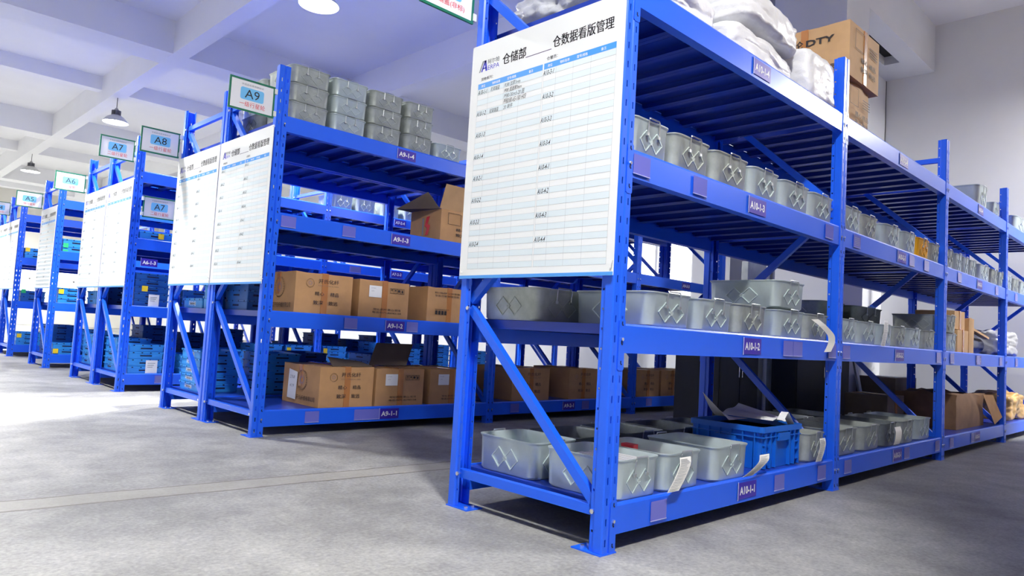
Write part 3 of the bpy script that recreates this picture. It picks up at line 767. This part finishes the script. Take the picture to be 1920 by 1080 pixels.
def fr_address(p, F, u, w, h):
    p.quad([F(.18, .55), F(.43, .55), F(.43, .86), F(.18, .86)], 'white')
    p.text('生产批号', F(.22, .78, 1), u, V3, w*.09, h*.025, 'ink_grey', 0); p.text('DTY', F(.23, .70, 1), u, V3, w*.05, h*.025, 'ink_grey', 0)
    a, c = .60, .70                                   # handling pictograms in their frame
    for q in (F(a, c), F(a, c+.13)): p.bar(q, Vector(q)+Vector(u)*w*.29, .0025, .0005, 'print', Vector(u).cross(Vector(V3)))
    for k in range(5):
        q = Vector(F(a+.0725*k, c)); p.bar(q, q+Vector(V3)*h*.13, .0025, .0005, 'print', Vector(u).cross(Vector(V3)))
    for k in range(4):
        s0 = a+.0725*k+.018; zz = c+.025; uu = .0365
        if k == 0: p.add([F(s0, zz+.08), F(s0+uu, zz+.08), F(s0+uu*.5, zz+.04)], [(0, 1, 2)], 'print'); p.quad([F(s0+uu*.42, zz), F(s0+uu*.58, zz), F(s0+uu*.58, zz+.05), F(s0+uu*.42, zz+.05)], 'print')
        elif k == 1: p.add([F(s0, zz+.04), F(s0+uu, zz+.04), F(s0+uu*.75, zz+.075), F(s0+uu*.25, zz+.075)], [(0, 1, 2, 3)], 'print'); p.quad([F(s0+uu*.44, zz), F(s0+uu*.56, zz), F(s0+uu*.56, zz+.04), F(s0+uu*.44, zz+.04)], 'print')
        elif k == 2: disc(p, F, s0+uu*.5, zz+.045, .010, w, h, 'print')
        else: p.add([F(s0+uu*.1, zz), F(s0+uu*.9, zz), F(s0+uu*.9, zz+.05), F(s0+uu*.5, zz+.085), F(s0+uu*.1, zz+.05)], [(0, 1, 2, 3, 4)], 'print')
    p.text('地址:杭州·萧山·党湾', F(.28, .205), u, V3, w*.56, h*.06, 'print', .003)
    p.text('电话:0571-82783158', F(.27, .125), u, V3, w*.58, h*.055, 'print', .01)
def fr_flip(p, F, u, w, h):      # same printing, box upside down
    def G(a, c, k=0): return F(1-a, 1-c, k)
    uu = tuple(-x for x in u)
    p.text('地址:杭州·萧山·党湾', G(.28, .205), uu, (0, 0, -1), w*.56, h*.06, 'print', .003)
    p.text('电话:0571-82783158', G(.27, .125), uu, (0, 0, -1), w*.58, h*.055, 'print', .01)
    for k in range(4): p.quad([F(.18+.07*k, .22), F(.235+.07*k, .22), F(.235+.07*k, .33), F(.18+.07*k, .33)], 'print')
    p.quad([F(.17, .36), F(.50, .36), F(.50, .37), F(.17, .37)], 'print')
def sd_company(p, F, u, w, h):
    sun_logo(p, F, .55, .62, .075, w, h)
    p.text('浙江开氏纤维有限公司', F(.30, .12), u, V3, w*.62, h*.12, 'print', .006)
def sd_company_bag(p, F, u, w, h):
    sd_company(p, F, u, w, h)
    p.quad([F(.16, .12, 1), F(.40, .10, 1), F(.42, .80, 1), F(.18, .86, 1)], 'white'); p.text('2768', F(.21, .62, 2), u, V3, w*.14, h*.08, 'ink_grey', 0, .2); p.text('419', F(.22, .40, 2), u, V3, w*.12, h*.08, 'ink_grey', 0, .2)
def fr_dty(p, F, u, w, h):
    p.text('涤纶', F(.22, .66), u, V3, w*.27, h*.15, 'print', .012); p.text('DTY', F(.52, .67), u, V3, w*.32, h*.12, 'print', .03)
    p.text('有限公司', F(.45, .14), u, V3, w*.45, h*.12, 'print', .02)
def sd_frame(p, F, u, w, h):
    for a, c, q, s_ in ((.15, .55, .3, .35),):
        for z in (c, c+s_): p.quad([F(a, z), F(a+q, z), F(a+q, z+.01), F(a, z+.01)], 'print')
        for x in (a, a+q): p.quad([F(x, c), F(x+.01, c), F(x+.01, c+s_), F(x, c+s_)], 'print')
    for i in range(4): p.quad([F(.62, .75-.05*i), F(.9, .75-.05*i), F(.9, .765-.05*i), F(.62, .765-.05*i)], 'print')
    p.text('精心 精品', F(.35, .36), u, V3, w*.5, h*.10, 'print', .01); p.text('致深 致远', F(.35, .2), u, V3, w*.5, h*.10, 'print', .01)
z0 = DK[0]
g9 = 'yarn cartons on the A9 shelves'
# A9-1-1
carton('cardboard_box', .51, 2.995, z0, .455, .55, .295, 'wide taped carton with blue sun logo and slogan, left on shelf A9-1-1', 'kraft', fr_slogan, sd_company_bag, group=g9)
carton('cardboard_box', .99, 2.995, z0, .455, .5, .285, 'middle carton with white label and open flaps on shelf A9-1-1', 'kraft', fr_address, None, group=g9)
carton('cardboard_box', 1.51, 2.995, z0, .455, .5, .285, 'right carton with white label beside the near rack post on shelf A9-1-1', 'kraft', fr_address, None, group=g9)
def flap(pts, label, m='kraft_dark', name='cardboard_flap'):
    b = MB(); b.add(pts, [(0, 1, 2, 3)], m); return tag(b.build(name, thick=.004), label, 'cardboard')
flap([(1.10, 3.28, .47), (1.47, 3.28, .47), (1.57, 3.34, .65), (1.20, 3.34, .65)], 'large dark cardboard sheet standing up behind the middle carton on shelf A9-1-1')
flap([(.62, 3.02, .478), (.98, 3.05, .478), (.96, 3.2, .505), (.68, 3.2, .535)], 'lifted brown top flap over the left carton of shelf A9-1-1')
# A9-1-2
z1 = DK[1]
carton('cardboard_box', .265, 2.995, z1, .458, .5, .29, 'left carton with sun logo and slogan on shelf A9-1-2', 'kraft', fr_slogan, sd_company, group=g9)
carton('cardboard_box', .785, 2.995, z1, .455, .5, .285, 'middle carton with white label and handling symbols on shelf A9-1-2', 'kraft', fr_address, None, group=g9)
carton('cardboard_box', 1.43, 2.995, z1, .455, .5, .285, 'right carton printed upside down on shelf A9-1-2', 'kraft', fr_flip, None, group=g9)
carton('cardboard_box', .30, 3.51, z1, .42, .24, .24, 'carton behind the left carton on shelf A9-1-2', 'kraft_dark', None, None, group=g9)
# A9-1-3 : open box with red and blue mark
def sd_mark(p, F, u, w, h):
    p.add([F(.42, .2), F(.47, .2), F(.47, .75), F(.42, .75)], [(0, 1, 2, 3)], 'ink_grey')
    p.add([F(.55, .78), F(.66, .80), F(.60, .55), F(.68, .5), F(.62, .2), F(.52, .2), F(.58, .42), F(.50, .5)], [(0, 1, 2, 3, 4, 5, 6, 7)], 'red')
def fr_ty(p, F, u, w, h):
    p.text('TY', F(.05, .66), u, V3, w*.08, h*.12, 'print', .02)
z2 = DK[2]
carton('cardboard_box', 1.52, 3.0, z2, .46, .42, .27, 'open carton with a raised flap and red mark on shelf A9-1-3', 'kraft', sd_frame, sd_mark, tape=False, group=g9, flaps='open')
flap([(1.50, 3.0, 1.795), (1.98, 3.0, 1.795), (1.99, 2.93, 1.99), (1.50, 2.93, 1.99)], 'raised tan flap of the open carton on shelf A9-1-3', 'kraft_light')
flap([(1.515, 3.02, 1.797), (1.515, 3.42, 1.797), (1.36, 3.42, 1.80), (1.43, 3.08, 1.925)], 'drooping dark flap on the left of the open carton on shelf A9-1-3')
# A9-2-1 and A9-3-1, dim
for x, w_, lb in ((2.48, .50, 'first dim carton seen under the A10 rack on shelf A9-2-1'), (3.27, .44, 'second dim carton seen under the A10 rack on shelf A9-2-1')):
    carton('cardboard_box', x, 3.02, z0, w_, .5, .30, lb, 'kraft', fr_slogan, None, group=g9)
for x, w_, lb in ((4.40, .44, 'first dim carton seen through the A10 rack on shelf A9-3-1'), (4.88, .46, 'second dim carton seen through the A10 rack on shelf A9-3-1'), (5.4, .44, 'third dim carton seen through the A10 rack on shelf A9-3-1')):
    carton('cardboard_box', x, 3.02, z0, w_, .5, .29, lb, 'kraft', fr_slogan, None, group=g9)
# top of A10
carton('cardboard_box', 2.40, .12, DK[3], .45, .42, .335, 'crumpled taped carton under the DTY carton on the top shelf', 'kraft_light', sd_frame, None, crumple=.018)
carton('cardboard_box', 2.42, .09, DK[3]+.352, .52, .58, .36, 'large taped DTY carton on top beside the second post', 'kraft_light', sd_frame, fr_dty)
# A10-3: small cartons, wrapped roll
carton('cardboard_box', 4.755, .03, DK[1], .34, .3, .19, 'tan carton standing right of the steel boxes on shelf A10-3-2', 'kraft_light', None, None)
carton('cardboard_box', 4.74, .05, DK[1]+.197, .32, .3, .155, 'small tan carton on top of another on shelf A10-3-2', 'kraft_light', None, None)
carton('cardboard_sleeve', 5.12, .03, DK[1], .16, .25, .31, 'upright narrow tan cardboard sleeve on shelf A10-3-2', 'kraft_light', None, None, tape=False, crumple=.012)
carton('cardboard_box', 6.5, .5, DK[1], 1.6, .33, .26, 'long reddish brown carton at the back of shelf A10-4-2', 'kraft', None, None, tape=False)
b = MB()
b.loft([[(x, .17+r_*math.cos(2*PI*k/14), DK[1]+.085+r_*math.sin(2*PI*k/14)) for k in range(14)] for x, r_ in ((5.3, .05), (5.33, .08), (5.5, .084), (5.7, .08), (5.95, .078), (6.0, .04))], 'black_wrap')
tag(b.build('wrapped_roll', smooth=True), 'black plastic wrapped roll lying on shelf A10-3-2', 'roll')
b = MB(); b.bar((5.28, .1, DK[1]+.235), (6.15, .12, DK[1]+.155), .05, .02, 'kraft_light', (0, 0, 1)); tag(b.build('cardboard_strip'), 'tan cardboard strip resting over the black roll', 'cardboard')
carton('cardboard_box', 5.05, .1, z0, .95, .5, .30, 'brown open carton lying askew on shelf A10-3-1', 'kraft_brown', None, None, crumple=.03, tape=False)
flap([(5.72, .05, .48), (6.0, .03, .47), (6.31, .012, .25), (6.05, .02, .19)], 'tan flap with red writing hanging from the A10-3-1 carton', 'kraft')
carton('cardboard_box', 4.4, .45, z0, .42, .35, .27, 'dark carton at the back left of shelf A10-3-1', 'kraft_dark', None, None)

# ------------------------------------------------------------------ sacks and bags
def sack(name, x0, x1, y0, y1, z0, z1, label, m='bag', tilt=0, amp=.02, cat='sack'):
    bm = bmesh.new(); bmesh.ops.create_cube(bm, size=2); bmesh.ops.subdivide_edges(bm, edges=bm.edges[:], cuts=22, use_grid_fill=True)
    w, d, h = (x1-x0)/2, (y1-y0)/2, (z1-z0)/2; sd = Vector((x0*3, y0*9, z0))
    for v in bm.verts:
        c = v.co; p = 9
        nrm = (abs(c.x)**p+abs(c.y)**p+abs(c.z)**p)**(1/p); c = c/nrm
        q = Vector((c.x*w, c.y*d, c.z*h))
        n1 = noise.noise(q*6+sd); n2 = noise.noise(Vector((q.x*3, q.y*14, q.z*14))+sd)
        n3 = noise.noise(Vector((q.x*16+q.y*7, q.y*11-q.z*5, q.z*22))+sd)
        q += c.normalized()*(n1*amp-(1-abs(n2)*2.2)**3*amp*.55+n3*amp*.5)
        q.z += .35*amp*math.sin(q.x*9+sd.x)
        if q.z < -h*.9: q.z = -h
        q.z = max(q.z, -h); v.co = q
    me = bpy.data.meshes.new(name); bm.to_mesh(me); bm.free(); me.materials.append(M[m])
    for p in me.polygons: p.use_smooth = True
    o = bpy.data.objects.new(name, me); COL.objects.link(o); o.location = ((x0+x1)/2, (y0+y1)/2, (z0+z1)/2); o.rotation_euler = (0, 0, tilt)
    return tag(o, label, cat, 'plastic sacks on the top shelf' if z0 > 2 else None)
d3 = DK[3]+.004
sack('plastic_sack', .15, .60, .30, .82, d3, d3+.22, 'grey translucent sack above the left half of the big board', 'bag_grey', amp=.035)
sack('plastic_sack', .25, .72, .03, .27, d3, d3+.13, 'white sack at the front corner just above the board', 'bag')
sack('plastic_sack', .64, .80, .35, .86, d3, d3+.26, 'grey sack at the top edge of the photo', 'bag_grey', amp=.03)
sack('plastic_sack', .88, 1.62, .05, .84, d3, d3+.165, 'lower white sack above the A10-1-4 card', 'bag', .02)
sack('plastic_sack', .95, 1.64, .03, .84, d3+.196, d3+.37, 'upper white sack stacked above the A10-1-4 card', 'bag', .03)
sack('plastic_sack', 1.68, 2.08, .02, .60, d3, d3+.29, 'bright white slumped sack left of the second post', 'bag', .03, .014)
sack('plastic_bag', 6.45, 7.3, .05, .45, DK[1], DK[1]+.26, 'clear white plastic bag on shelf A10-4-2', 'bag_grey', 0, .03, 'bag')
sack('plastic_bag', 5.75, 6.3, .3, .6, DK[1], DK[1]+.22, 'crumpled white plastic behind the black roll', 'bag_grey', 0, .03, 'bag')
sack('woven_bag', 6.95, 7.65, .05, .45, DK[0], DK[0]+.28, 'yellow and orange printed bag on shelf A10-4-1', 'bag_orange', 0, .03, 'bag')

# ------------------------------------------------------------------ blue trays
def make_tray(m):
    r = empty('plastic_tray', (0, 0, 0)); w, d, h = .34, .42, .066; b = MB()
    b.loft([rrect(w-.02, d-.02, .012, 0), rrect(w-.014, d-.014, .012, h-.014), rrect(w, d, .012, h-.012), rrect(w, d, .012, h), rrect(w-.012, d-.012, .01, h), rrect(w-.03, d-.03, .01, .006)], m)
    for k in range(4):
        x = -w/2+.05+k*(w-.1)/3; b.box(x-.007, x+.007, -d/2-.0008, -d/2+.004, h-.013, h-.004, 'hole')
        y = -d/2+.05+k*(d-.1)/3; b.box(-w/2-.0008, -w/2+.004, y-.007, y+.007, h-.013, h-.004, 'hole')
    b.box(-.055, .055, -d/2+.0055, -d/2+.02, .024, .036, 'hole'); b.box(-w/2+.0055, -w/2+.02, -.055, .055, .024, .036, 'hole')
    b.box(-.06, .06, -d/2-.0, -d/2+.02, .038, .043, m)
    b.build('body', r)
    return r
T = {k: make_tray(k) for k in ('tray', 'tray_dark')}
def make_named_tray():
    r = make_tray('tray'); t = MB(); t.text('阿尔帕', (-.1655, .075, .014), (0, -1, 0), (0, 0, 1), .15, .034, 'white', 0); t.build('lettering', r); return r
T['named'] = make_named_tray()
def stack(kind, x, y, z, n_, where, w=.34, d=.42, h=.066, group=None):
    for k in range(n_):
        pos = 'only one' if n_ == 1 else ('bottom' if k == 0 else 'top' if k == n_-1 else ORD[k]+' up')
        thing(T[kind], 'blue tray, %s of the stack %s' % (pos, where), 'tray', (x+w/2, y+d/2, z+k*(h+.0008)), 0, group or 'blue trays '+where[:40], (w/.34, d/.42, h/.066))
def stick(name, x, y, z, w, h, m, label, face='y', cat='tag', ink=True):
    b = MB()
    if face == 'y':
        b.box(0, w, -.0015, 0, 0, h, m)
        if ink and m == 'white':
            for k in range(3): b.box(w*.15, w*(.8-.1*k), -.002, -.0015, h*(.75-.15*k), h*(.79-.15*k), 'ink_grey')
    else: b.box(-.0015, 0, 0, w, 0, h, m)
    tag(b.build(name, loc=(x, y, z)), label, cat)
# A8 end: five lettered trays and one above
stack('named', .11, 4.20, DK[0], 5, 'with white lettering at the A8 rack end')
stack('named', .11, 4.26, DK[1], 1, 'on the second level of the A8 rack end', h=.08)
stack('tray', .11, 3.92, DK[1], 2, 'behind the middle posts on the A8 second level', h=.1, d=.33)
stack('tray', .55, 4.0, DK[0], 5, 'right of the lettered stack in the A8 rack')
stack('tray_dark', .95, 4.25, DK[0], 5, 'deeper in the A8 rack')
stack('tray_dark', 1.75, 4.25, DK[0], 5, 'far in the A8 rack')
stack('tray_dark', .115, 3.42, DK[1], 3, 'behind the carton on the A9 second level', w=.14, d=.4, h=.075)
stack('tray_dark', .75, 4.2, DK[1], 4, 'on the second level of the A8 rack')
# A7 front
stack('tray_dark', .12, 6.06, DK[1], 5, 'on level two below the lower A7 sign')
stick('paper_note', .26, 6.055, .853, .10, .12, 'white', 'white paper note on the second level tray stack under the lower A7 sign', cat='paper')
stick('yellow_tag', .19, 6.055, 1.0, .055, .055, 'tag_yellow', 'yellow square tag left of the white note on the second level stack')
stack('tray', .12, 6.06, DK[0], 4, 'on level one below the lower A7 sign', h=.072, d=.375)
stick('paper_note', .29, 6.055, .18, .11, .13, 'white', 'white paper note on the bottom tray stack under the lower A7 sign', cat='paper')
stack('tray', .12, 6.06, DK[2], 1, 'on level three below the lower A7 sign', h=.08)
stick('yellow_tag', .30, 6.055, 1.54, .055, .055, 'tag_yellow', 'yellow square tag below the lower A7 sign')
stack('tray', .115, 7.385, DK[0], 5, 'at the A6 rack end', d=.385); stack('tray_dark', .115, 6.99, DK[0], 5, 'at the inner A6 rack end', d=.385)
stack('tray', .115, 7.385, DK[1], 2, 'on the second level of the A6 rack end', h=.075, d=.385); stack('tray_dark', .115, 6.99, DK[1], 3, 'on inner level two, A6 rack end', h=.075, d=.385)
stack('tray', .115, 6.445, DK[0], 5, 'behind the diagonal brace of the A7 rack end')
# the low daylit stacks seen between the A9-1-1 and A9-1-2 beams
for i, (x, n_, ty) in enumerate(((.62, 3, 0), (.98, 4, 1), (1.42, 5, 0), (1.79, 5, 1), (2.26, 5, 1), (2.63, 4, 0), (3.0, 6, 1), (3.4, 5, 0), (3.9, 6, 1), (4.6, 5, 0))):
    stack('tray', x, 6.07, DK[0], n_, '%s from the left under shelf A9-1-2' % ORD[i], group='bright trays on the A7 bottom shelf')
    if ty: stick('yellow_tag', x+.01, 6.062, DK[0]+.066*(n_-2), .05, .11, 'tag_yellow', 'yellow tag on the %s bright tray stack under shelf A9-1-2' % ORD[i])
stick('green_tag', 4.3, 6.062, DK[0]+.3, .07, .05, 'tag_green', 'green tag on a bright tray stack right of the dark cardboard sheet')
for i, x in enumerate((.6, 1.1, 2.3, 2.8, 3.6)):
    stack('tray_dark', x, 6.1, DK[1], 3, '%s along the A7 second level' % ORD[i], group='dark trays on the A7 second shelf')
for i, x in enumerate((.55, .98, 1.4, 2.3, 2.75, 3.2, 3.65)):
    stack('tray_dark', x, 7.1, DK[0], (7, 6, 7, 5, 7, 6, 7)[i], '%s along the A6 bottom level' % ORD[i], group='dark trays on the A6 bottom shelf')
# A5 rack
stack('tray', .11, 9.17, DK[0], 2, 'on the bottom level under the A6 sign', h=.075, d=.355); stack('tray_dark', .11, 9.535, DK[0], 5, 'at the back bottom under the A6 sign', h=.075)
stack('tray_dark', .46, 9.3, DK[0], 5, 'further in at the bottom under the A6 sign')
stack('tray', .11, 9.17, DK[1], 3, 'on the second level under the A6 sign'); stack('tray', .11, 9.17, DK[2], 2, 'on the third level under the A6 sign', h=.085)
for z, c, nm in ((.19, 'tag_yellow', 'bottom'), (.97, 'tag_yellow', 'second'), (1.58, 'tag_green', 'third')):
    stick(c.replace('tag_', '')+'_tag', .12, 9.165, z, .06, .06, c, '%s square tag on the %s level tray stack under the A6 sign' % (c[4:], nm))
stick('green_tag', .12, 9.165, 1.66-.15, .06, .045, 'tag_green', 'lower green tag on the third level tray stack under the A6 sign')
# A4 rack
stack('tray', .11, 11.57, DK[0], 3, 'on the bottom level under the A5 sign'); stack('tray_dark', .11, 11.57, DK[1], 2, 'on the second level under the A5 sign', h=.085)
stack('tray', .11, 11.57, DK[2], 2, 'on the third level under the A5 sign', h=.08)
for z, c, nm in ((.29, 'tag_yellow', 'bottom'), (.98, 'tag_green', 'second'), (1.63, 'tag_yellow', 'third')):
    stick(c.replace('tag_', '')+'_tag', .12, 11.565, z, .06, .06, c, '%s square tag on the %s level tray stack under the A5 sign' % (c[4:], nm))
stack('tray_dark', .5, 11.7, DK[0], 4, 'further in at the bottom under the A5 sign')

# ------------------------------------------------------------------ cartons loaded on the rack across the aisle (they shade the floor and the A10 beams)
k = 0
for lv in (1, 2, 3):
    for x in (-.5, .13, .76, 1.62, 2.25, 2.88, 3.75, 4.38, 5.01, 5.88, 6.51, 7.14):
        k += 1; nm = 'plain carton across the aisle, %s along the %s level' % (ORD[(k-1) % 12], ORD[lv])
        h_ = .48 if lv < 3 else (.62 if x < 3.5 else .78)
        carton('cardboard_box', x, -2.22, DK[lv]+.003, .58, .72, h_, nm, 'kraft', None, None, tape=False, group='cartons across the aisle')
        if lv == 3 and x < 3.5: carton('cardboard_box', x, -2.22, DK[lv]+.64, .58, .72, .6, nm+', upper one', 'kraft', None, None, tape=False, group='cartons across the aisle')

# ------------------------------------------------------------------ dark cabinets and clutter behind A10
def cabinet(x0, x1, y0, y1, h, label, m='black_steel', door=True):
    r = empty('steel_cabinet', (x0, y0, 0)); tag(r, label, 'cabinet')
    w, d = x1-x0, y1-y0
    b = MB(); b.box(0, w, 0, d, 0, h, m); b.build('body', r)
    if door:
        for i in range(2):
            q = MB(); q.box(.01+i*w/2, (i+1)*w/2-.01, -.012, -.0005, .04, h-.03, m); p_ = q.build('door', r)
            hh = MB(); hh.box((.5 if i else .5)*w+(.02 if i else -.032), (.5)*w+(.032 if i else -.02), -.02, -.0125, h*.5, h*.5+.1, 'steel'); hh.build('handle', p_)
cabinet(3.02, 3.66, 1.25, 1.65, 1.08, 'left dark steel cabinet behind the blue crate')
cabinet(4.30, 5.55, 1.2, 1.7, 1.08, 'wide dark steel cabinet behind the second bay of the A10 rack')
b = MB(); b.box(3.72, 4.24, 1.42, 1.46, 0, 1.55, 'galv'); b.box(3.72, 3.76, 1.40, 1.42, 0, 1.55, 'galv'); b.box(4.20, 4.24, 1.40, 1.42, 0, 1.55, 'galv')
tag(b.build('galvanised_panel'), 'tall galvanised sheet panel between the two dark cabinets', 'panel')
b = MB(); b.tube([(3.98, 1.34, 0), (3.98, 1.34, 2.9)], .016, 'white', 10); tag(b.build('pipe'), 'thin white upright pipe in front of the galvanised panel', 'pipe')
carton('cardboard_box', 6.2, .95, 0, .7, .4, .55, 'dark crate on the floor behind shelf A10-3-1', 'kraft_dark', None, None, tape=False)
b = MB(); b.add([(5.55, 1.0, .0), (5.62, 1.0, .0), (6.0, 1.38, 1.2), (5.93, 1.38, 1.2)], [(0, 1, 2, 3)], 'galv'); tag(b.build('leaning_board', thick=.02), 'narrow grey board leaning against the pier behind the A10 rack', 'board')
b = MB(); b.box(6.35, 6.75, 1.0, 1.25, .553, .559, 'white'); tag(b.build('paper_sheet'), 'flat white paper on the dark crate behind shelf A10-2-1', 'paper')
b = MB(); b.tube([(9-.012+.004*math.sin(k*1.3), 2.035, 4.87-k*.1) for k in range(24)], .004, 'cable', 5); tag(b.build('cable'), 'thin dark cable running down the wall corner', 'cable')

# remove the build prototypes of the rack parts
for o in protos: bpy.data.objects.remove(o)
for d_ in (Z, T):
    for k_, o in list(d_.items()):
        if o.name not in _used:
            for c_ in list(o.children): bpy.data.objects.remove(c_)
            bpy.data.objects.remove(o)
